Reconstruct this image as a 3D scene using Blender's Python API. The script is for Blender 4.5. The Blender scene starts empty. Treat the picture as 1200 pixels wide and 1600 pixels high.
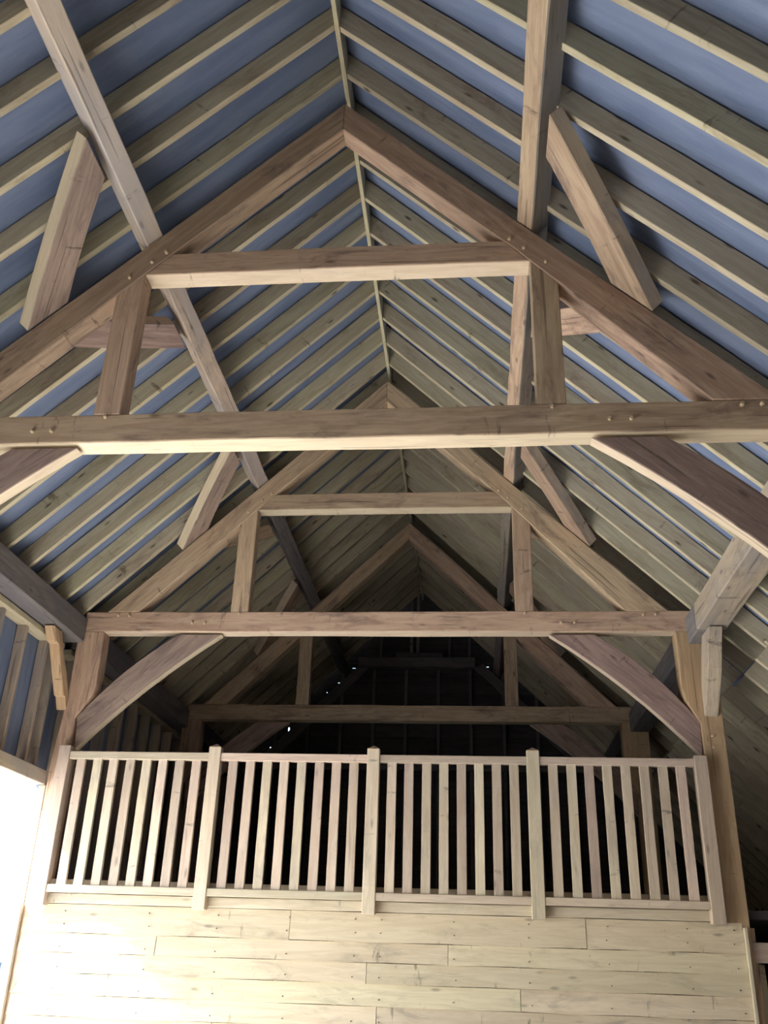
import bpy, bmesh, math, random
from mathutils import Vector, Matrix
random.seed(7)
S = 1.2          # metres per survey unit
G = 1.33         # camera height above the floor, survey units
def W(x, y, z): return Vector((x*S, y*S, (z+G)*S))

# ------------------------------------------------------------------ camera
cam_d = bpy.data.cameras.new('camera'); cam = bpy.data.objects.new('camera', cam_d)
bpy.context.scene.collection.objects.link(cam); bpy.context.scene.camera = cam
R2 = Vector((0.99542955, 0.09059077, 0.03022122)); U2 = Vector((0.01258425, -0.43812758, 0.89882471))
F2 = Vector((-0.09466597, 0.89433637, 0.43726515))
m = Matrix((R2, U2, -F2)).transposed().to_4x4(); m.translation = W(0.78567, 0, 0)
cam.matrix_world = m
cam_d.sensor_fit = 'VERTICAL'; cam_d.sensor_height = 24; cam_d.lens = 24*1448.43/1600
cam_d.clip_start = 0.05; cam_d.clip_end = 400

# ------------------------------------------------------------------ world, sun, exposure
sc = bpy.context.scene
world = bpy.data.worlds.new('sky'); sc.world = world; world.use_nodes = True
nt = world.node_tree; bg = nt.nodes['Background']
sky = nt.nodes.new('ShaderNodeTexSky'); sky.sky_type = 'NISHITA'; sky.sun_disc = False
sky.sun_elevation = math.radians(34); sky.sun_rotation = math.radians(280); sky.air_density = 1.0; sky.dust_density = 1.5; sky.ozone_density = 1.0
nt.links.new(sky.outputs[0], bg.inputs[0]); bg.inputs[1].default_value = 1.25
sun_d = bpy.data.lights.new('sun', 'SUN'); sun = bpy.data.objects.new('sun', sun_d); sc.collection.objects.link(sun)
SUN_DIR = Vector((1.0, 0.45, -1.15)).normalized()
sun.rotation_euler = (-SUN_DIR).to_track_quat('Z', 'Y').to_euler(); sun.location = (-12, 0, 12)
sun_d.energy = 31.0; sun_d.angle = math.radians(5.0); sun_d.color = (1.0, 0.975, 0.95)
vs = sc.view_settings; vs.view_transform = 'Standard'; vs.look = 'None'; vs.gamma = 1; vs.use_curve_mapping = False
vs.exposure = 0.0
sc.cycles.max_bounces = 8; sc.cycles.diffuse_bounces = 6
sc.cycles.sample_clamp_indirect = 6.0
sc.cycles.use_denoising = True
pd = bpy.data.lights.new('sky_portal', 'AREA'); po = bpy.data.objects.new('sky_portal', pd); sc.collection.objects.link(po)
pd.shape = 'RECTANGLE'; pd.size = 6.2*S; pd.size_y = 2.53*S; pd.cycles.is_portal = True
po.location = W(-2.80, 4.26, -0.065); po.rotation_euler = (math.radians(90), 0, math.radians(-90))

# ------------------------------------------------------------------ survey dimensions
Y1, Y2, Y3, Y4 = 4.183, 7.357, 10.509, 13.66
YF = -3.0
ZT, TD, TW = 2.4865, 0.1785, 0.135
ZA, SL = 4.987, 0.98
ZC, CD = 3.632, 0.155
XQ, QW, PZ = 1.133, 0.153, 0.233
ZTT = ZT+TD
ROFF, RDEP = 0.18, 0.19
A = math.atan(SL); CA, SA = math.cos(A), math.sin(A)
def roof(x, off=0.0): return ZA - SL*abs(x) + off

# ------------------------------------------------------------------ materials
MATS = {}
def nodes_of(name):
    mt = bpy.data.materials.new(name); mt.use_nodes = True
    n = mt.node_tree; b = n.nodes['Principled BSDF']; MATS[name] = mt
    return mt, n, b
def mixc(n, fac, a, b, mode='MIX'):
    x = n.nodes.new('ShaderNodeMix'); x.data_type = 'RGBA'; x.blend_type = mode
    for s, v in ((0, fac), (6, a), (7, b)):
        if isinstance(v, (int, float)): x.inputs[s].default_value = v
        elif isinstance(v, tuple): x.inputs[s].default_value = (*v, 1)
        else: n.links.new(v, x.inputs[s])
    return x.outputs[2]
def ramp(n, src, p0, p1, v0=0.0, v1=1.0):
    r = n.nodes.new('ShaderNodeMapRange'); r.interpolation_type = 'SMOOTHSTEP'
    n.links.new(src, r.inputs[0])
    for i, v in enumerate((p0, p1, v0, v1)): r.inputs[i+1].default_value = v
    return r.outputs[0]
def wood(name, light, dark, stain, knots=0.5, stains=0.5, grey=None, rough=0.8, vary=0.25, checks=0.5, iron=0.7, hue=(0.490, 0.514)):
    mt, n, b = nodes_of(name)
    tc = n.nodes.new('ShaderNodeTexCoord'); oi = n.nodes.new('ShaderNodeObjectInfo')
    add = n.nodes.new('ShaderNodeVectorMath'); add.operation = 'MULTIPLY_ADD'
    cr = n.nodes.new('ShaderNodeCombineXYZ')
    for i in range(3): n.links.new(oi.outputs['Random'], cr.inputs[i])
    n.links.new(cr.outputs[0], add.inputs[0]); add.inputs[1].default_value = (37, 91, 53); n.links.new(tc.outputs['Object'], add.inputs[2])
    def nz(scale, vec, detail=4, rgh=0.55, dist=0.0):
        mp = n.nodes.new('ShaderNodeMapping'); mp.inputs['Scale'].default_value = vec; n.links.new(add.outputs[0], mp.inputs[0])
        t = n.nodes.new('ShaderNodeTexNoise'); t.inputs['Scale'].default_value = scale; t.inputs['Detail'].default_value = detail
        t.inputs['Roughness'].default_value = rgh; t.inputs['Distortion'].default_value = dist
        n.links.new(mp.outputs[0], t.inputs[0]); return t.outputs[0], mp
    g1, _ = nz(1.0, (1.6, 17, 17), 6, 0.68, 1.1)
    g2, _ = nz(1.0, (5, 120, 120), 3, 0.6)
    bl, _ = nz(1.0, (1.7, 6, 6), 6, 0.72, 0.6)
    ck, _ = nz(1.0, (0.9, 34, 34), 2, 0.4, 0.25)
    c = mixc(n, ramp(n, g1, 0.32, 0.68), light, dark)
    c = mixc(n, ramp(n, g2, 0.45, 0.75, 0, 0.35), c, dark)
    c = mixc(n, ramp(n, bl, 0.50, 0.72, 0, stains), c, stain)
    if grey:
        gb, _ = nz(1.0, (0.7, 2.5, 2.5), 3, 0.5)
        c = mixc(n, ramp(n, gb, 0.42, 0.62, 0, 0.7), c, grey)
    # knots
    mp = n.nodes.new('ShaderNodeMapping'); mp.inputs['Scale'].default_value = (2.4, 7.5, 7.5); n.links.new(add.outputs[0], mp.inputs[0])
    v = n.nodes.new('ShaderNodeTexVoronoi'); v.inputs['Scale'].default_value = 1.0; n.links.new(mp.outputs[0], v.inputs[0])
    c = mixc(n, ramp(n, v.outputs['Distance'], 0.03, 0.15, knots, 0.0), c, tuple(s*0.45 for s in stain))
    # dark iron and weather marks lying across the grain
    ir, _ = nz(1.0, (9, 2.2, 2.2), 5, 0.7, 0.3)
    c = mixc(n, ramp(n, ir, 0.62, 0.72, 0, iron), c, tuple(s*0.5 for s in stain))
    # drying checks
    c = mixc(n, ramp(n, ck, 0.66, 0.70, 0, checks), c, tuple(s*0.3 for s in stain))
    # tone of each piece
    h = n.nodes.new('ShaderNodeHueSaturation'); n.links.new(c, h.inputs['Color'])
    r = n.nodes.new('ShaderNodeMapRange'); n.links.new(oi.outputs['Random'], r.inputs[0]); r.inputs[3].default_value = 1-vary; r.inputs[4].default_value = 1+vary*0.6
    n.links.new(r.outputs[0], h.inputs['Value'])
    mu = n.nodes.new('ShaderNodeMath'); mu.operation = 'MULTIPLY'; mu.inputs[1].default_value = 7.31; n.links.new(oi.outputs['Random'], mu.inputs[0])
    fr = n.nodes.new('ShaderNodeMath'); fr.operation = 'FRACT'; n.links.new(mu.outputs[0], fr.inputs[0])
    r2 = n.nodes.new('ShaderNodeMapRange'); n.links.new(fr.outputs[0], r2.inputs[0]); r2.inputs[3].default_value = hue[0]; r2.inputs[4].default_value = hue[1]
    n.links.new(r2.outputs[0], h.inputs['Hue'])
    n.links.new(h.outputs[0], b.inputs['Base Color']); b.inputs['Roughness'].default_value = rough
    bp = n.nodes.new('ShaderNodeBump'); bp.inputs['Strength'].default_value = 0.25; bp.inputs['Distance'].default_value = 0.004
    n.links.new(g1, bp.inputs['Height']); n.links.new(bp.outputs[0], b.inputs['Normal'])
    return mt
STAIN = wood('stained_oak_face', (0.43, 0.32, 0.265), (0.26, 0.185, 0.165), (0.13, 0.09, 0.10), 0.6, 0.7, vary=0.15)
CLEAN_LIT = wood('clean_sawn_lit_oak', (0.70, 0.60, 0.45), (0.60, 0.49, 0.35), (0.36, 0.29, 0.24), 0.3, 0.3, vary=0.08, checks=0.3)  # sawn brace edges, plus floor bounce painted on tie and collar undersides
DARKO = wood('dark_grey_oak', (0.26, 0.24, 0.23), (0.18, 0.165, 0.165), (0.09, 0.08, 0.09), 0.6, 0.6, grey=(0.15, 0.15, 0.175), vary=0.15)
OAK = wood('sawn_oak', (0.59, 0.45, 0.32), (0.42, 0.295, 0.205), (0.17, 0.115, 0.105), 0.7, 0.75, vary=0.2)
OAKL = wood('fresh_oak_post', (0.60, 0.45, 0.27), (0.47, 0.33, 0.19), (0.28, 0.18, 0.12), 0.5, 0.35, vary=0.1)
WANEY = wood('waney_bark_face', (0.30, 0.25, 0.20), (0.20, 0.165, 0.14), (0.10, 0.08, 0.08), 0.5, 0.6, grey=(0.20, 0.20, 0.20))
OAKP = wood('pale_weathered_oak', (0.68, 0.59, 0.48), (0.56, 0.47, 0.38), (0.28, 0.23, 0.22), 0.5, 0.6, grey=(0.46, 0.44, 0.43), vary=0.05)
OAKG = wood('weathered_oak', (0.56, 0.47, 0.36), (0.42, 0.34, 0.26), (0.16, 0.14, 0.15), 0.6, 0.6, grey=(0.33, 0.31, 0.31), vary=0.2)
SOFT = wood('treated_softwood', (0.61, 0.565, 0.41), (0.48, 0.415, 0.28), (0.27, 0.19, 0.12), 0.95, 0.6, vary=0.15, checks=0.15)
PALE = wood('pale_oak_rails', (0.60, 0.52, 0.41), (0.49, 0.405, 0.305), (0.27, 0.25, 0.24), 0.5, 0.5, vary=0.2, checks=0.2, hue=(0.474, 0.522))
BOARD = wood('pale_cladding', (0.66, 0.58, 0.42), (0.56, 0.475, 0.33), (0.29, 0.26, 0.20), 0.55, 0.6, vary=0.10, checks=0.1)
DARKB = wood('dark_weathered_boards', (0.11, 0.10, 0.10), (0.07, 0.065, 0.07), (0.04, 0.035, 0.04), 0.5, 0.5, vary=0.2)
def membrane():
    mt, n, b = nodes_of('blue_underlay')
    tc = n.nodes.new('ShaderNodeTexCoord')
    mp = n.nodes.new('ShaderNodeMapping'); mp.inputs['Scale'].default_value = (1.2, 9.0, 1.2); n.links.new(tc.outputs['Object'], mp.inputs[0])
    t = n.nodes.new('ShaderNodeTexNoise'); t.inputs['Scale'].default_value = 1; t.inputs['Detail'].default_value = 5; n.links.new(mp.outputs[0], t.inputs[0])
    t2 = n.nodes.new('ShaderNodeTexNoise'); t2.inputs['Scale'].default_value = 3.0; n.links.new(tc.outputs['Object'], t2.inputs[0])
    c = mixc(n, ramp(n, t.outputs[0], 0.3, 0.7), (0.135, 0.185, 0.31), (0.20, 0.255, 0.395))
    c = mixc(n, ramp(n, t2.outputs[0], 0.4, 0.7, 0, 0.3), c, (0.205, 0.265, 0.39))
    n.links.new(c, b.inputs['Base Color']); b.inputs['Roughness'].default_value = 0.75
    bp = n.nodes.new('ShaderNodeBump'); bp.inputs['Strength'].default_value = 0.8; bp.inputs['Distance'].default_value = 0.03
    n.links.new(t.outputs[0], bp.inputs['Height']); n.links.new(bp.outputs[0], b.inputs['Normal'])
    return mt
MEM = membrane()
def plain(name, c1, c2, scale=4, rough=0.8, metal=0.0, bump=0.0):
    mt, n, b = nodes_of(name)
    tc = n.nodes.new('ShaderNodeTexCoord'); t = n.nodes.new('ShaderNodeTexNoise'); t.inputs['Scale'].default_value = scale; t.inputs['Detail'].default_value = 5
    n.links.new(tc.outputs['Object'], t.inputs[0])
    n.links.new(mixc(n, ramp(n, t.outputs[0], 0.35, 0.65), c1, c2), b.inputs['Base Color'])
    b.inputs['Roughness'].default_value = rough; b.inputs['Metallic'].default_value = metal
    if bump:
        bp = n.nodes.new('ShaderNodeBump'); bp.inputs['Strength'].default_value = bump; bp.inputs['Distance'].default_value = 0.02
        n.links.new(t.outputs[0], bp.inputs['Height']); n.links.new(bp.outputs[0], b.inputs['Normal'])
    return mt
CONC = plain('pale_concrete_floor', (0.58, 0.55, 0.50), (0.50, 0.47, 0.43), 2, 0.85, bump=0.2)
GRAV = plain('pale_gravel_yard', (0.58, 0.56, 0.52), (0.46, 0.44, 0.40), 8, 0.95, bump=0.4)
PEG = plain('pale_oak_peg', (0.62, 0.50, 0.34), (0.50, 0.38, 0.25), 20)
NAIL = plain('dark_nail_head', (0.08, 0.06, 0.05), (0.12, 0.09, 0.07), 20, 0.5, 0.6)
PAINT = plain('white_van_paint', (0.80, 0.81, 0.82), (0.76, 0.77, 0.79), 2, 0.25)
GREYP = plain('grey_plastic_trim', (0.22, 0.23, 0.26), (0.26, 0.27, 0.30), 5, 0.5)
TYRE = plain('black_tyre_rubber', (0.03, 0.03, 0.03), (0.05, 0.05, 0.05), 10, 0.9)
GLASS = plain('tinted_van_glass', (0.05, 0.09, 0.10), (0.04, 0.07, 0.08), 5, 0.05)
LEAF = plain('green_hedge_leaves', (0.09, 0.17, 0.05), (0.16, 0.26, 0.08), 8, 0.7)
BARK = plain('brown_bark', (0.16, 0.11, 0.07), (0.10, 0.07, 0.05), 12, 0.9)

# ------------------------------------------------------------------ helpers
COL = sc.collection
def empty(name, loc, label=None, cat=None, group=None, kind=None):
    o = bpy.data.objects.new(name, None); COL.objects.link(o); o.location = loc; o.empty_display_size = 0.1
    tag(o, label, cat, group, kind); return o
def tag(o, label=None, cat=None, group=None, kind=None):
    if label: o['label'] = label
    if cat: o['category'] = cat
    if group: o['group'] = group
    if kind: o['kind'] = kind
    return o
WM = {}     # world matrices kept by hand (no depsgraph update needed)
def wm(o): return WM.get(o.name, Matrix.Translation(o.location))
def place(o, mat, parent=None):
    WM[o.name] = mat.copy()
    if parent is not None:
        o.parent = parent; o.matrix_local = wm(parent).inverted() @ mat
    else: o.matrix_world = mat
def mesh_obj(name, bm, mat, M, parent=None, shade=False):
    me = bpy.data.meshes.new(name); bm.normal_update(); bm.to_mesh(me); bm.free(); me.materials.append(mat)
    if shade:
        for p in me.polygons: p.use_smooth = True
    o = bpy.data.objects.new(name, me); COL.objects.link(o); place(o, M, parent); return o
def frame(origin, ux, uy):
    ux = Vector(ux).normalized(); uy = Vector(uy); uy = (uy-ux*uy.dot(ux)).normalized(); uz = ux.cross(uy)
    M = Matrix((ux, uy, uz)).transposed().to_4x4(); M.translation = origin; return M
def bevel(bm, w):
    if w > 0:
        bmesh.ops.bevel(bm, geom=[e for e in bm.edges if len(e.link_faces) == 2 and e.calc_face_angle(0) > 0.5], offset=w, segments=1, affect='EDGES', profile=0.5)
def beam_mesh(L, w, d, bev=0.006, wav=0.0, nseg=1):
    """box 0..L along x, 0..w in y, 0..d in z (metres), optionally with uneven hewn edges"""
    bm = bmesh.new(); rings = []
    for i in range(nseg+1):
        x = L*i/nseg; r = []
        for (a, b) in ((0, 0), (1, 0), (1, 1), (0, 1)):
            jy = random.uniform(-wav, wav) if 0 < i < nseg else 0; jz = random.uniform(-wav, wav) if 0 < i < nseg else 0
            r.append(bm.verts.new((x, a*w+jy, b*d+jz)))
        rings.append(r)
    for i in range(nseg):
        for k in range(4):
            a, b = rings[i], rings[i+1]; bm.faces.new((a[k], b[k], b[(k+1) % 4], a[(k+1) % 4]))
    bm.faces.new(rings[0]); bm.faces.new(rings[-1][::-1])
    bmesh.ops.recalc_face_normals(bm, faces=bm.faces)
    if nseg == 1: bevel(bm, bev)
    else:
        bmesh.ops.bevel(bm, geom=[e for e in bm.edges if len(e.link_faces) == 2 and e.calc_face_angle(0) > 0.9], offset=bev, segments=1, affect='EDGES', profile=0.5)
    return bm
def beam(name, p, ux, uy, L, w, d, mat, parent=None, bev=0.006, wav=0.0, nseg=1):
    """p: corner in survey units; ux length direction, uy first cross direction; sizes in survey units"""
    return mesh_obj(name, beam_mesh(L*S, w*S, d*S, bev, wav, nseg), mat, frame(W(*p), ux, uy), parent)
def box(name, lo, hi, mat, parent=None, axis='x', bev=0.004, wav=0.0, nseg=1):
    """axis aligned box from survey corner lo to hi, grain along axis"""
    dx, dy, dz = (hi[i]-lo[i] for i in range(3))
    if axis == 'x': return beam(name, lo, (1, 0, 0), (0, 1, 0), dx, dy, dz, mat, parent, bev, wav, nseg)
    if axis == 'y': return beam(name, (hi[0], lo[1], lo[2]), (0, 1, 0), (-1, 0, 0), dy, dx, dz, mat, parent, bev, wav, nseg)
    return beam(name, lo, (0, 0, 1), (1, 0, 0), dz, dx, dy, mat, parent, bev, wav, nseg)
def slab(name, lower, upper, y0, th, mat, parent=None, to3=None, grain=None, bev=0.006, edge=None):
    """curved or tapered timber: strip between two polylines (equal counts) given in a plane, extruded by th.
    to3 maps plane point (u,v,depth) to survey xyz; default XZ plane with depth along +Y from y0"""
    if to3 is None: to3 = lambda u, v, t: (u, y0+t, v)
    a0 = W(*to3(*lower[0], 0)); a1 = W(*to3(*lower[-1], 0)); b0 = W(*to3(*upper[0], 0))
    th3 = (W(*to3(*lower[0], th))-a0)
    ux = (a1-a0).normalized() if grain is None else Vector(grain).normalized()
    uz = th3.normalized(); uy = uz.cross(ux)
    M = frame(a0, ux, uy); Mi = M.inverted()
    bm = bmesh.new(); n = len(lower); rows = []
    for t in (0, th):
        rows.append(([bm.verts.new(Mi @ W(*to3(*p, t))) for p in lower], [bm.verts.new(Mi @ W(*to3(*p, t))) for p in upper]))
    for i in range(n-1):
        for k, (l, u) in enumerate(rows):
            f = (l[i], l[i+1], u[i+1], u[i]); bm.faces.new(f if k else f[::-1])
        bm.faces.new((rows[0][0][i], rows[0][0][i+1], rows[1][0][i+1], rows[1][0][i]))
        bm.faces.new((rows[0][1][i+1], rows[0][1][i], rows[1][1][i], rows[1][1][i+1]))
    for e in (0, n-1):
        bm.faces.new((rows[0][0][e], rows[0][1][e], rows[1][1][e], rows[1][0][e]))
    bmesh.ops.remove_doubles(bm, verts=bm.verts, dist=1e-5)
    bmesh.ops.recalc_face_normals(bm, faces=bm.faces)
    bmesh.ops.bevel(bm, geom=[e for e in bm.edges if len(e.link_faces) == 2 and e.calc_face_angle(0) > 0.9], offset=bev, segments=1, affect='EDGES', profile=0.5)
    if edge is not None:
        bm.normal_update()
        for f in bm.faces:
            if abs(f.normal.z) < .5 and abs(f.normal.x) < .8: f.material_index = 1
    o = mesh_obj(name, bm, mat, M, parent)
    if edge is not None: o.data.materials.append(edge)
    return o
def arc(p, q, sag, n=8):
    """points from p to q bowed by sag to the left of p->q"""
    out = []; dx, dz = q[0]-p[0], q[1]-p[1]; L = math.hypot(dx, dz); nx, nz = -dz/L, dx/L
    for i in range(n+1):
        t = i/n; s = 4*t*(1-t)*sag; out.append((p[0]+dx*t+nx*s, p[1]+dz*t+nz*s))
    return out
PEGM = None
def peg(x, y, z, parent, r=0.013, ln=0.022):
    global PEGM
    if PEGM is None:
        bm = bmesh.new()
        bmesh.ops.create_cone(bm, cap_ends=True, segments=7, radius1=r*S, radius2=r*S*0.7, depth=ln*2*S)
        PEGM = bpy.data.meshes.new('peg'); bm.to_mesh(PEGM); bm.free(); PEGM.materials.append(PEG)
    o = bpy.data.objects.new('peg', PEGM); COL.objects.link(o)
    M = Matrix.Translation(W(x, y, z)) @ Matrix.Rotation(math.radians(90+random.uniform(-8, 8)), 4, 'X') @ Matrix.Rotation(random.uniform(-.15, .15), 4, 'Y')
    place(o, M, parent); return o

# ================================================================== STRUCTURE
# floor, yard
def flat(name, x0, y0, x1, y1, z, th, mat, parent=None):
    o = box(name, (x0, y0, z-th), (x1, y1, z), mat, parent, bev=0.0); tag(o, kind='structure') if parent is None else None; return o
flat('floor', -2.80, YF, 4.42, Y4+0.1, -G, 0.1, CONC)
bm = bmesh.new()
for (a, b) in ((-60, -40), (60, -40), (60, 80), (-60, 80)): bm.verts.new((a, b, 0))
bm.faces.new(bm.verts)
g = mesh_obj('ground', bm, GRAV, Matrix.Translation((0, 0, -0.06))); tag(g, kind='structure')

# roof underlay: one sagging sheet per slope, with laps
NR = range(-17, 30)
RY = lambda k: 3.03+0.3565*k
def underlay(name, sg, xe):
    bm = bmesh.new(); rows = []
    ys = []
    for k in range(-17, 30):
        for f in (0, .25, .5, .75): ys.append((RY(k)+0.02+f*0.3565, math.sin(math.pi*f)))
    ys = [(y, s) for y, s in ys if YF-.05 < y < Y4+.05]
    nx = 12; pts = []
    for i in range(nx+1):
        x = xe*i/nx
        pts.append((x, 0)); 
    grid = []
    for y, s in ys:
        r = []
        for lift in (0, 0.03):
            r.append([bm.verts.new(W(sg*x, y, roof(x, ROFF+RDEP+0.012 - 0.016*s + lift))) for x, _ in pts])
        grid.append(r)
    for j in range(len(grid)-1):
        a, b = grid[j], grid[j+1]
        for i in range(nx):
            for q in (0, 1): bm.faces.new((a[q][i], a[q][i+1], b[q][i+1], b[q][i]))
        for e in (0, nx): bm.faces.new((a[0][e], b[0][e], b[1][e], a[1][e]))
    for g_ in (grid[0], grid[-1]):
        for i in range(nx): bm.faces.new((g_[0][i], g_[0][i+1], g_[1][i+1], g_[1][i]))
    bmesh.ops.recalc_face_normals(bm, faces=bm.faces)
    o = mesh_obj(name, bm, MEM, Matrix.Identity(4)); tag(o, kind='structure'); return o
ceil_l = underlay('ceiling', -1, 2.98)
ceil_r = underlay('ceiling', 1, 4.50)
# underlay laps: narrow strips crossing the slope, as parts
# rafters
def rafter_set(sg, parent, xe):
    L = (xe-0.014)/CA
    metas = [beam_mesh(L*S, 0.041*S, RDEP*CA*S, 0.003, 0.0022, 14) for _ in range(4)]
    ms = []
    for b in metas:
        for v in b.verts:
            if v.co.x < .02: v.co.x -= v.co.z*SL*.98
        me = bpy.data.meshes.new('rafter'); b.normal_update(); b.to_mesh(me); b.free(); me.materials.append(SOFT); ms.append(me)
    for k in NR:
        y = RY(k)+random.uniform(-.012, .012)
        if y < YF+.05 or y > Y4-0.06: continue
        o = bpy.data.objects.new('rafter', random.choice(ms)); COL.objects.link(o)
        x0 = 0.014*sg
        off = ROFF+random.uniform(-.006, .004)
        ux = Vector((sg*CA, random.uniform(-.0025, .0025), -SA)); uy = Vector((0, 1, 0)); 
        p = W(x0, y, roof(0.014, off))
        M = frame(p, ux, uy)
        if M.col[2].z < 0:          # depth must go up: flip the cross direction
            M = frame(W(x0, y+0.041, roof(0.014, off)), ux, -uy)
        place(o, M, parent)
rafter_set(-1, ceil_l, 2.80)
rafter_set(1, ceil_r, 2.99)
rb = box('ridge_board', (-0.014, YF, ZA+0.145), (0.014, Y4, ZA+ROFF+RDEP-.01), SOFT, ceil_l, 'y', bev=0.003)

# the right hand rafters are spliced above the plate: tails run on down over the aisle
for k in NR:
    y = RY(k)
    if y < YF+.05 or y > Y4-.08: continue
    x = 2.98+random.uniform(-.02, .03)
    beam('rafter_tail', (x, y+.006+.041, roof(x, ROFF-.004)), (CA, 0, -SA), (0, -1, 0), (4.42-x)/CA, .041, RDEP*CA, SOFT, ceil_r, bev=.003)

# left wall: studs, head plate, door lintel, blue underlay outside the studs
ZL = 1.20
OY = 1.15       # near jamb of the doorway
bm = bmesh.new()
def quadbox(bm, lo, hi):
    vs_ = [bm.verts.new(W(x, y, z)) for x in (lo[0], hi[0]) for y in (lo[1], hi[1]) for z in (lo[2], hi[2])]
    for f in ((0, 1, 3, 2), (4, 6, 7, 5), (0, 4, 5, 1), (2, 3, 7, 6), (0, 2, 6, 4), (1, 5, 7, 3)): bm.faces.new([vs_[i] for i in f])
quadbox(bm, (-2.86, YF, 1.24), (-2.83, Y2+0.275, 2.72))
quadbox(bm, (-2.86, Y2+0.275, -G), (-2.83, Y4, 2.72))
quadbox(bm, (-2.83, Y2+0.275, -G), (-2.68, Y2+0.30, 1.24))
quadbox(bm, (-2.86, YF, -G), (-2.83, OY-.03, 1.24))
bmesh.ops.recalc_face_normals(bm, faces=bm.faces)
wl = mesh_obj('wall_left', bm, MEM, Matrix.Identity(4)); tag(wl, kind='structure')
y = 6.68
ys = [6.72-0.40*i for i in range(0, 24)]
for yy in ys:
    if yy > YF+.1:
        box('stud', (-2.825, yy, 1.315), (-2.745, yy+.042, 2.33), OAKG, wl, 'z', bev=0.003)
for yy in (7.12, 7.30):
    box('stud', (-2.825, yy, 1.315), (-2.745, yy+.042, 2.33), OAKG, wl, 'z', bev=0.003)
for i in range(15):
    yy = Y2+.35+0.40*i
    box('stud', (-2.825, yy, -G+.09), (-2.715, yy+.042, 2.33), OAKG, wl, 'z', bev=0.003)
for yy in [OY-.3-.4*i for i in range(15)]:
    box('stud', (-2.825, yy, -G), (-2.715, yy+.042, 1.20), OAKG, wl, 'z', bev=0.003)
box('head_plate', (-2.825, YF, 2.33), (-2.70, Y2, 2.375), SOFT, wl, 'y', bev=0.003)
box('head_plate', (-2.825, Y2+.15, 2.33), (-2.70, Y4, 2.375), SOFT, wl, 'y', bev=0.003)
box('lintel', (-2.80, YF+.1, ZL), (-2.645, Y2-.005, 1.31), OAKG, wl, 'y', bev=0.006)
box('door_jamb', (-2.82, OY-.12, -G), (-2.66, OY, ZL), OAK, wl, 'z')

box('door_jamb', (-2.70, Y2+.0, -G), (-2.645, Y2+.275, 1.20), PALE, wl, 'z')
# right aisle wall
bm = bmesh.new(); quadbox(bm, (4.42, YF, -G), (4.46, Y4, 1.0)); bmesh.ops.recalc_face_normals(bm, faces=bm.faces)
wr = mesh_obj('wall_right', bm, DARKB, Matrix.Identity(4)); tag(wr, kind='structure')
for i in range(11): box('stud', (4.32, YF+.3+1.55*i, -G), (4.42, YF+.36+1.55*i, 0.93), OAK, wr, 'z')
# front wall behind the camera
bm = bmesh.new()
vs_ = []
for yy in (YF-.06, YF-.02):
    vs_.append([bm.verts.new(W(x, yy, z)) for x, z in ((-2.86, -G), (4.46, -G), (4.46, 1.05), (0, ZA+.40), (-2.86, 2.6))])
for i in range(5): bm.faces.new((vs_[0][i], vs_[0][(i+1) % 5], vs_[1][(i+1) % 5], vs_[1][i]))
bm.faces.new(vs_[0][::-1]); bm.faces.new(vs_[1]); bmesh.ops.recalc_face_normals(bm, faces=bm.faces)
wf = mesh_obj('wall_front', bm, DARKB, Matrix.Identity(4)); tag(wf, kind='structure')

# far gable: studs, low collar, tie, rod and horizontal boards with a few daylight chinks
wg = empty('wall_far', W(0, Y4, -G), kind='structure')
holes = [(-1.034, 4.034, .065, .010), (-1.258, 3.804, .04, .010), (-1.435, 3.655, .015, .012), (0.989, 4.06, .035, .012), (-1.979, 3.091, .025, .06), (-2.236, 2.815, .02, .05)]
zb = -G; row = 0
OV = .012
while zb < ZA+.42:
    h = 0.16; zt_ = zb+h-.004; zm = zb+h/2
    xl = -min(2.95, (ZA+.52-zm)/SL); xr = min(4.5, (ZA+.52-zm)/SL)
    cuts = sorted([(x-w/2, x+w/2) for x, z, w, hh in holes if zb <= z < zb+h])
    # board with chinks is laid as pieces around them
    xs = [xl]+[c for pr in cuts for c in pr]+[xr]
    for i in range(0, len(xs), 2):
        if xs[i+1]-xs[i] > .02:
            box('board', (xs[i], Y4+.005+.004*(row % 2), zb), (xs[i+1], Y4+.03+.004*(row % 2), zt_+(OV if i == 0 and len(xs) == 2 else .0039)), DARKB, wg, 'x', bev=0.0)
    for x, z, w, hh in holes:
        if zb <= z < zb+h:
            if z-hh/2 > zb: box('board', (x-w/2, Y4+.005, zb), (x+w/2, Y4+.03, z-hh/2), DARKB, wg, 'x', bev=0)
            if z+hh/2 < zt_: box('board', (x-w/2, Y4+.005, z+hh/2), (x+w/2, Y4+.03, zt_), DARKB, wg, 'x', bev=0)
    zb += h; row += 1
for i in range(-5, 9):
    x = 0.25+0.48*i; ztop = roof(x, .30)
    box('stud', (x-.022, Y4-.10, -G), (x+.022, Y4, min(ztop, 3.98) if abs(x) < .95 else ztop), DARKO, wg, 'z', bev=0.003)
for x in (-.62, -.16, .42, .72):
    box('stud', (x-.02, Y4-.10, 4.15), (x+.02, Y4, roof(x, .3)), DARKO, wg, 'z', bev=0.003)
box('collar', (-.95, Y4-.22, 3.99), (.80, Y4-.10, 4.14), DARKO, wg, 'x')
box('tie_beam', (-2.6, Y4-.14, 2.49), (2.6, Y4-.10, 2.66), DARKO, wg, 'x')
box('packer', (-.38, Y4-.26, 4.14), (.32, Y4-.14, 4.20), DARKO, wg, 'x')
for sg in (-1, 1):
    slab('principal', [(sg*.78, 4.0), (sg*2.1, 2.66)], [(sg*.92, 4.06), (sg*2.32, 2.66)], Y4-.16, .06, DARKO, wg)
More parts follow.
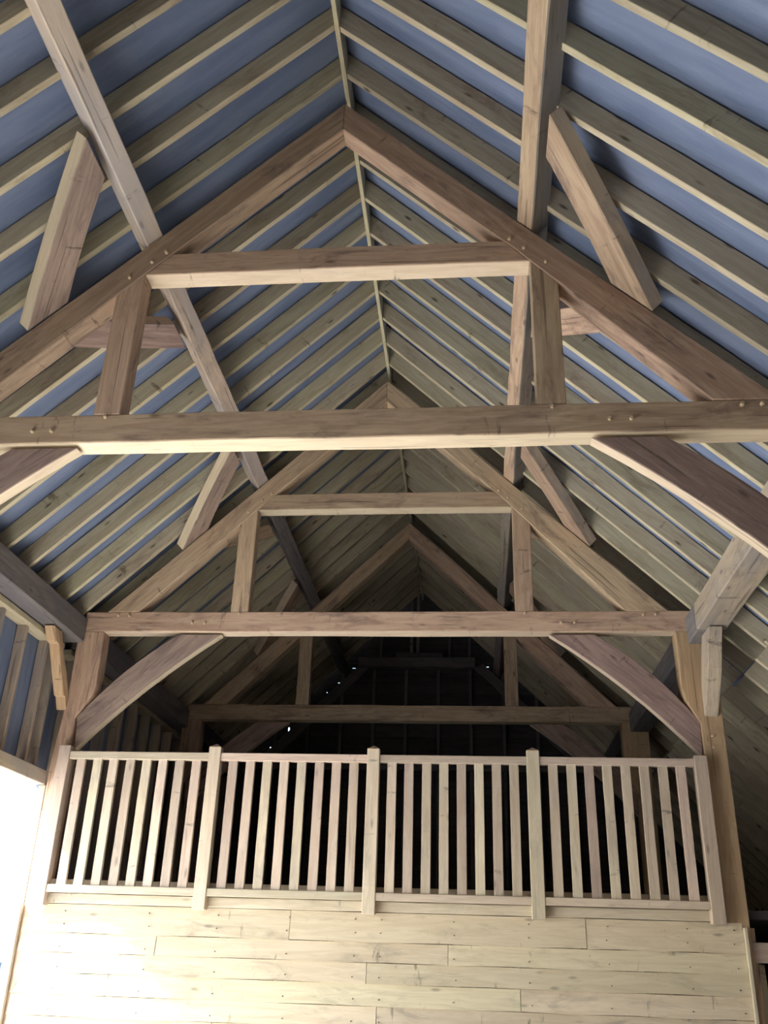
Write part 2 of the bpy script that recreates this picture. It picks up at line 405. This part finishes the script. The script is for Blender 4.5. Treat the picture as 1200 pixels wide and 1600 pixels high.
bm = bmesh.new(); bmesh.ops.create_cone(bm, cap_ends=True, segments=8, radius1=.022*S, radius2=.022*S, depth=1.0*S)
mesh_obj('rod', bm, OAKG, Matrix.Translation(W(-.05, Y4-.3, 4.69)), wg)

# boarded wall under the loft
wb = empty('wall_back', W(0, Y2, -G), kind='structure')
XL, XR = -2.62, 2.645
rows = [(.331, .132, (-.584, 1.555)), (.132, -.001, (-1.575, .574)), (-.001, -.136, (-.008,)), (-.136, -.277, (-1.9, 1.079)), (-.277, -.415, (.072,)),
        (-.415, -.55, (-1.1, 1.3)), (-.55, -.69, (.5,)), (-.69, -.83, (-.7, 1.8)), (-.83, -.97, (.9,)), (-.97, -1.10, (-1.3,)), (-1.10, -1.32, (.2,))]
nb = bmesh.new()
for zt_, zb, js in rows:
    xs = [XL]+list(js)+[XR]
    for i in range(len(xs)-1):
        a, b2 = xs[i]+.002, xs[i+1]-.002
        dy = random.uniform(0, .004)
        # feather-edged board: bottom edge stands proud of the next one down
        bm = bmesh.new(); L = (b2-a)*S; n = 10; lo = []; 
        prof = ((0, 0.012), (0, -.018), (zt_-zb-.002, -.004), (zt_-zb-.002, 0.012))
        ring = []
        ph = random.uniform(0, 6)
        for j in range(n+1):
            wv = .0028*math.sin(ph+j*1.3)
            ring.append([bm.verts.new((L*j/n, (p[1]-dy)*S, (p[0]+(wv if q < 2 else wv*.3))*S)) for q, p in enumerate(prof)])
        for j in range(n):
            for k in range(4): bm.faces.new((ring[j][k], ring[j+1][k], ring[j+1][(k+1) % 4], ring[j][(k+1) % 4]))
        bm.faces.new(ring[0]); bm.faces.new(ring[-1]); bmesh.ops.recalc_face_normals(bm, faces=bm.faces)
        mesh_obj('board', bm, BOARD, Matrix.Translation(W(a, Y2, zb)), wb)
    for x in (-2.3, -1.65, -1.12, -.596, -.106, .088, .62, 1.15, 1.70, 2.25, 2.58):
        for q in ((.3,) if zt_-zb < .18 else (.3, .75)):
            M = Matrix.Translation(W(x+random.uniform(-.01, .01), Y2-.0165, zb+(zt_-zb)*q)) @ Matrix.Rotation(math.radians(90), 4, 'X')
            bmesh.ops.create_cone(nb, cap_ends=True, segments=6, radius1=.0042*S, radius2=.0042*S, depth=.012*S, matrix=Matrix.Translation(-W(0, Y2, -G)) @ M)
nl = mesh_obj('nail_heads', nb, NAIL, Matrix.Translation(W(0, Y2, -G)), wb); nl['kind'] = 'stuff'
box('corner_strip', (2.645, Y2-.045, -G), (2.668, Y2+.0, .300), PALE, wb, 'z', bev=.003)
box('corner_strip', (-2.662, Y2-.045, -G), (-2.638, Y2+.0, .32), PALE, wb, 'z', bev=.003)
box('fascia_board', (-2.46, Y2-.035, .333), (2.46, Y2-.008, .404), PALE, wb, 'x', nseg=24, wav=.0025)
box('sole_plate', (-2.46, Y2-.004, .41), (2.46, Y2+.10, .503), PALE, wb, 'x')
for i in range(12):
    x = -2.4+.43*i; box('stud', (x, Y2+.02, -G), (x+.045, Y2+.12, .33), SOFT, wb, 'z')
# strips and frame at the right hand corner of the boarded wall
box('edge_post', (2.705, Y2+.03, -G), (2.735, Y2+.14, .30), OAK, wb, 'z')
box('edge_post', (2.745, Y2+.10, -G), (2.79, Y2+.20, .07), SOFT, wb, 'z')
# loft floor
flf = box('floor_loft', (-2.64, Y2+.11, .36), (4.40, Y4-.1, .42), DARKB, None, 'x', bev=0); tag(flf, kind='structure')
# rail across the side aisle
ar = empty('aisle_rail', W(3.5, Y2, -G), 'pale timber rail crossing the dark side aisle right of the boarded wall', 'rail')
box('rail', (2.69, Y2+.02, .078), (4.40, Y2+.07, .208), PALE, ar, 'x')
box('upright', (3.35, Y2+.07, -G), (3.45, Y2+.15, .3), OAK, ar, 'z')
box('lower_rail', (2.8, Y2+.10, -.62), (4.40, Y2+.14, -.50), OAK, ar, 'x')

# ================================================================== TRUSSES
def mir(sg, pts): return [(sg*x, z) for x, z in pts]
def truss(Y, label, s):
    t = empty('roof_truss', W(0, Y, -G), label, 'truss')
    tb = beam('tie_beam', (-2.56, Y, ZT), (1, 0, 0), (0, 1, 0), 5.16, TW, TD, OAK, t, bev=.007, wav=.0035, nseg=16)
    tb.data.materials.append(CLEAN_LIT)
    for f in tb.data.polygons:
        if f.normal.z < -.9: f.material_index = 1  # paler sawn underside, brightness of the floor bounce put into its colour
    co = slab('collar', [(-XQ, ZC), (0, ZC+.004), (XQ, ZC)], [(-.985, ZC+CD), (0, ZC+CD+.006), (.985, ZC+CD)], Y, TW-.005, OAK, t, edge=CLEAN_LIT)  # collar edges paler likewise, floor bounce held in the colour
    for sg in (-1, 1):
        up = [(0, ZA), (1.15, roof(1.15)-.012), (2.37, ZTT)]
        lo = [(0, ZA-PZ), (1.05, roof(1.05)-PZ-.004), (2.03, ZTT)]
        if sg < 0: lo[-1] = (2.10, ZTT)
        pr = slab('principal', mir(sg, lo), mir(sg, up), Y-.004, TW+.004, OAK, t)
        q = slab('queen_strut', mir(sg, [(XQ, ZTT), (XQ, ZC+.01)]), mir(sg, [(XQ+QW, ZTT), (XQ+QW, ZC-.14)]), Y+.002, TW-.012, OAK, t)
        for x, z in ((2.17, ZTT-.035), (2.27, ZTT-.033)): peg(sg*x, Y, z, tb)
        peg(sg*1.21, Y, ZTT-.02, tb)
        for x in (1.50, 1.61): peg(sg*x, Y, ZT+.075, tb)
        peg(sg*1.10, Y, ZC+.09, pr); peg(sg*1.02, Y-.004, ZC+.16, pr); peg(sg*1.22, Y, ZC-.02, pr)
        if sg > 0: kb_lo, kb_up = arc((1.40, ZT-.018), (2.52, 1.49), .05), arc((1.77, ZT-.018), (2.53, 1.76), .05)
        else: kb_lo, kb_up = arc((1.345, ZT-.018), (2.47, 1.49), .045), arc((1.72, ZT-.018), (2.49, 1.76), .045)
        slab('knee_brace', mir(sg, kb_lo), mir(sg, kb_up), Y+.018, .085, STAIN, t, edge=CLEAN_LIT)
        xi = 2.395
        if sg > 0: inn = [(xi+.015, ZT), (2.413, 2.02), (2.43, 1.93), (2.527, 1.745), (2.53, 1.40), (2.53, -G)]; out = [(2.70, z) for _, z in inn]
        else: inn = [(2.375, ZT), (2.368, 2.02), (2.385, 1.95), (2.50, 1.745), (2.50, 1.40), (2.50, -G)]; out = [(2.60, ZT), (2.60, 2.02), (2.60, 1.93), (2.61, 1.745), (2.64, 1.40), (2.64, -G)]
        ps = slab('post', mir(sg, inn), mir(sg, out), Y+.0, .15, OAKL if sg > 0 else OAK, t, grain=(0, 0, -1))
        if sg > 0:
            for z in (1.64, 1.56): peg(2.60, Y, z, ps)
    # head of each post beside the tie end
    return t
truss(Y1, 'nearest queen strut truss of brown oak, large across the middle of the picture', 1)
truss(Y2, 'queen strut truss of brown oak standing directly above the slatted balustrade', 2)
truss(Y3, 'shadowed queen strut truss inside the loft, farthest seen over the balustrade', 3)

# ------------------------------------------------------------------ purlins
def purlin(sg, ya, yb, mat, label):
    # inner face lies on the backs of the principals
    n = Vector((sg*SA, 0, CA)); xo = 1.155
    bm = beam_mesh((yb-ya)*S, .122*S, .150*S, .008, .0045, 18)
    ux = Vector((0, 1, 0)); down = Vector((sg*CA, 0, -SA))
    # corner: inner upslope edge; y axis goes downslope, z outwards
    M = frame(W(sg*1.065, ya, roof(1.065)), ux, down)
    if M.col[2].xyz.dot(n) < 0:
        M = frame(W(sg*1.065, ya, roof(1.065)) + down*.122*S, ux, -down)
    o = mesh_obj('purlin', bm, mat, M); tag(o, label, 'purlin')
    if sg > 0:      # the down-slope side is the old grey-brown waney face
        o.data.materials.append(WANEY)
        dl = M.to_3x3().inverted() @ down
        for f in o.data.polygons:
            if f.normal.dot(dl) > .6: f.material_index = 1
    return o
purlin(-1, YF, Y1+.07, OAKP, 'pale bark-edged purlin on the left slope, running up and out of the top edge')
purlin(-1, Y1+.07, Y2+.07, OAKG, 'grey stained purlin on the left slope between the two nearer trusses')
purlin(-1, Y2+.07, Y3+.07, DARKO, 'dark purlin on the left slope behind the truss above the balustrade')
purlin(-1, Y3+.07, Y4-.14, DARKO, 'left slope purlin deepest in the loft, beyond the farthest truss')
purlin(1, YF, Y1+.07, OAK, 'thick brown purlin on the right slope, nearest, cut by the top edge')
purlin(1, Y1+.07, Y2+.07, OAK, 'brown purlin on the right slope between the two nearer trusses')
purlin(1, Y2+.07, Y3+.07, OAKG, 'dim purlin on the right slope behind the truss above the balustrade')
purlin(1, Y3+.07, Y4-.14, OAKG, 'right slope purlin deepest in the loft, beyond the farthest truss')

# ------------------------------------------------------------------ wind braces in the roof slope
def wind_brace(sg, Yt, run, label, mat=OAK, off=-.0):
    """from the purlin (run away along Y, negative = towards camera) to the principal of the truss at Yt"""
    def to3(u, v, t):   # u = along Y, v = |x| measured down the slope, t = outwards
        return (sg*(v+t*SA), u, roof(v)+t*CA)
    y0 = Yt if run < 0 else Yt+TW
    lo = arc((y0+run, 1.19), (y0-.0, 1.78), .01 if run < 0 else -.01)
    upr = arc((y0+run*.68, 1.19), (y0-.0, 1.57), .01 if run < 0 else -.01)
    o = slab('wind_brace', lo, upr, 0, .095, mat, None, to3=to3, edge=OAKG if sg > 0 else CLEAN_LIT)
    for v in [o]: v.location += Vector((-sg*SA, 0, -CA))*off
    tag(o, label, 'brace')
    return o
wind_brace(-1, Y1, -.855, 'broad red-brown wind brace on the left slope in front of the nearest truss', STAIN)
wind_brace(1, Y1, -.85, 'pale knotty wind brace on the right slope in front of the nearest truss')
wind_brace(-1, Y1, .85, 'wind brace on the left slope half hidden behind the nearest queen strut', STAIN)
wind_brace(1, Y1, .85, 'wind brace on the right slope half hidden behind the nearest queen strut')
wind_brace(-1, Y2, -.80, 'curved wind brace on the left slope just before the truss above the balustrade', STAIN)
wind_brace(1, Y2, -.80, 'curved wind brace on the right slope just before the truss above the balustrade')
wind_brace(-1, Y2, .85, 'shadowed left slope wind brace just behind the truss above the balustrade')
wind_brace(1, Y2, .85, 'shadowed right slope wind brace just behind the truss above the balustrade')
wind_brace(-1, Y3, -.85, 'dark left slope wind brace meeting the farthest truss in the loft')
wind_brace(1, Y3, -.85, 'dark right slope wind brace meeting the farthest truss in the loft')

# ------------------------------------------------------------------ wall plates and their braces
def plate(sg, ya, yb, mat, label):
    o = box('wall_plate', (-2.72, ya, 2.385) if sg < 0 else (2.50, ya, 2.385), (-2.535, yb, 2.60) if sg < 0 else (2.725, yb, 2.60), mat, None, 'y', bev=.012, wav=.004, nseg=14)
    tag(o, label, 'wall plate'); return o
plate(-1, YF, Y2-.005, DARKO, 'dark grey wall plate above the blue-backed studs on the left')
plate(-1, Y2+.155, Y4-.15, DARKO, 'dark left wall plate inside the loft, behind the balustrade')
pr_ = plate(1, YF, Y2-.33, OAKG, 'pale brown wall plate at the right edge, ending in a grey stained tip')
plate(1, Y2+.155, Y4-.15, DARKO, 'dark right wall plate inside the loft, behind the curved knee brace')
box('scarf_end', (2.498, Y2-.33, 2.378), (2.727, Y2-.005, 2.60), DARKO, pr_, 'y', bev=.012, wav=.003, nseg=5)
def plate_brace(sg, Yt, label, mat):
    x0 = 2.56 if sg > 0 else 2.585
    to3 = lambda u, v, t: (sg*(x0+t), u, v)
    if sg > 0: lo, up = [(-.46, 2.374), (-.30, 2.10), (-.10, 1.88), (-.004, 1.79)], [(-.22, 2.374), (-.10, 2.20), (-.03, 2.06), (-.004, 1.98)]
    else: lo, up = [(-.50, 2.374), (-.42, 2.27), (-.36, 2.26), (-.22, 2.06), (-.10, 1.90), (-.07, 1.90), (-.004, 1.80)], [(-.34, 2.374), (-.29, 2.30), (-.24, 2.22), (-.13, 2.10), (-.06, 2.0), (-.04, 1.97), (-.004, 1.90)]
    o = slab('plate_brace', [(Yt+a, b) for a, b in lo], [(Yt+a, b) for a, b in up], 0, .105 if sg > 0 else .085, mat, None, to3=to3, bev=.006)
    tag(o, label, 'brace'); return o
plate_brace(-1, Y2, 'pale stepped brace between the left wall plate and the corner post', OAKL)
plate_brace(1, Y2, 'chunky pale brace under the right wall plate at the jowled post', OAKG)

# ================================================================== BALUSTRADE
ba = empty('balustrade', W(0, Y2-.06, .31), 'pale slatted oak balustrade with five square posts along the loft edge', 'balustrade')
NX = [-2.492, -1.258, 0.0, 1.223, 2.470]
for i, x in enumerate(NX):
    top = 1.497 if i < 4 else 1.475
    p = box('newel_post', (x-.048, Y2-.112, .312), (x+.048, Y2-.028, top), PALE, ba, 'z', bev=.004)
    if 0 < i < 4:
        bm = bmesh.new(); bmesh.ops.create_cone(bm, cap_ends=True, segments=4, radius1=.066*S, radius2=.004, depth=.03*S, matrix=Matrix.Rotation(math.radians(45), 4, 'Z'))
        mesh_obj('post_cap', bm, OAK, Matrix.Translation(W(x, Y2-.07, top+.014)), p)
bal_ms = []
for _ in range(6):
    b = beam_mesh(.96*S, .070*S, .030*S, .002, .0012, 6); me = bpy.data.meshes.new('baluster'); b.normal_update(); b.to_mesh(me); b.free(); me.materials.append(PALE); bal_ms.append(me)
for i in range(4):
    a, b2 = NX[i]+.048, NX[i+1]-.048
    box('top_rail', (a, Y2-.098, 1.394), (b2, Y2-.042, 1.453), PALE, ba, 'x', bev=.004)
    box('bottom_rail', (a, Y2-.105, .405), (b2, Y2-.060, .459), PALE, ba, 'x', bev=.004)
    gap = (b2-a-8*.070)/9
    for k in range(8):
        o = bpy.data.objects.new('baluster', random.choice(bal_ms)); COL.objects.link(o)
        x = a+gap+(gap+.070)*k
        M = frame(W(x+random.uniform(-.003, .003), Y2-.088+.03, .44), (random.uniform(-.003, .003), 0, 1), (1, 0, 0))
        # mesh: x = height, y = width, z = thickness (points to the front)
        if M.col[2].y > 0: M.translation = W(x, Y2-.088, .44)
        place(o, M, ba)

# ================================================================== OUTSIDE, through the left doorway
van = empty('van', W(-5.6, 10.4, -G), 'white van parked outside the left doorway, only its window corner showing', 'van')
x1v = -3.93
prof_lo = [(-8.0, -1.18), (-7.7, -1.18), (-4.2, -1.18), (x1v, -1.10)]
prof_up = [(-8.0, -.55), (-7.2, .05), (-4.25, .12), (x1v, .02)]
slab('body', prof_lo, prof_up, 10.0, 1.45, PAINT, van, bev=.04)
slab('side_window', [(-5.2, -.36), (-4.02, -.36)], [(-5.1, -.10), (-3.99, -.11)], 9.985, .02, GLASS, van, bev=.004)
slab('window_surround', [(-5.3, -.42), (-3.94, -.42)], [(-5.2, -.05), (-3.94, -.05)], 9.992, .01, GREYP, van, bev=.002)
slab('side_window', [(-7.2, -.36), (-5.4, -.36)], [(-6.9, -.08), (-5.3, -.08)], 9.985, .02, GLASS, van, bev=.004)
for x in (-4.7, -7.1):
    for yy in (10.02, 11.4):
        bm = bmesh.new(); bmesh.ops.create_cone(bm, cap_ends=True, segments=24, radius1=.27*S, radius2=.27*S, depth=.18*S)
        bevel(bm, .02)
        mesh_obj('wheel', bm, TYRE, Matrix.Translation(W(x, yy, -G+.27)) @ Matrix.Rotation(math.radians(90), 4, 'X'), van)
# hedge beyond the yard
bm = bmesh.new()
for i in range(7000):
    c = Vector((-12.5+random.gauss(0, .55), random.uniform(6, 24), random.uniform(-G, .75+.25*math.sin(i*.9))))
    d = Vector((random.gauss(0, 1), random.gauss(0, 1), random.gauss(0, 1))).normalized()*.13*S; e = d.orthogonal().normalized()*.07*S
    v = [bm.verts.new(W(*c)+k) for k in (-d, e, d, -e)]; bm.faces.new(v)
hd = mesh_obj('hedge', bm, LEAF, Matrix.Identity(4)); tag(hd, 'leafy green hedge beyond the yard outside the left doorway', 'hedge', kind='stuff')
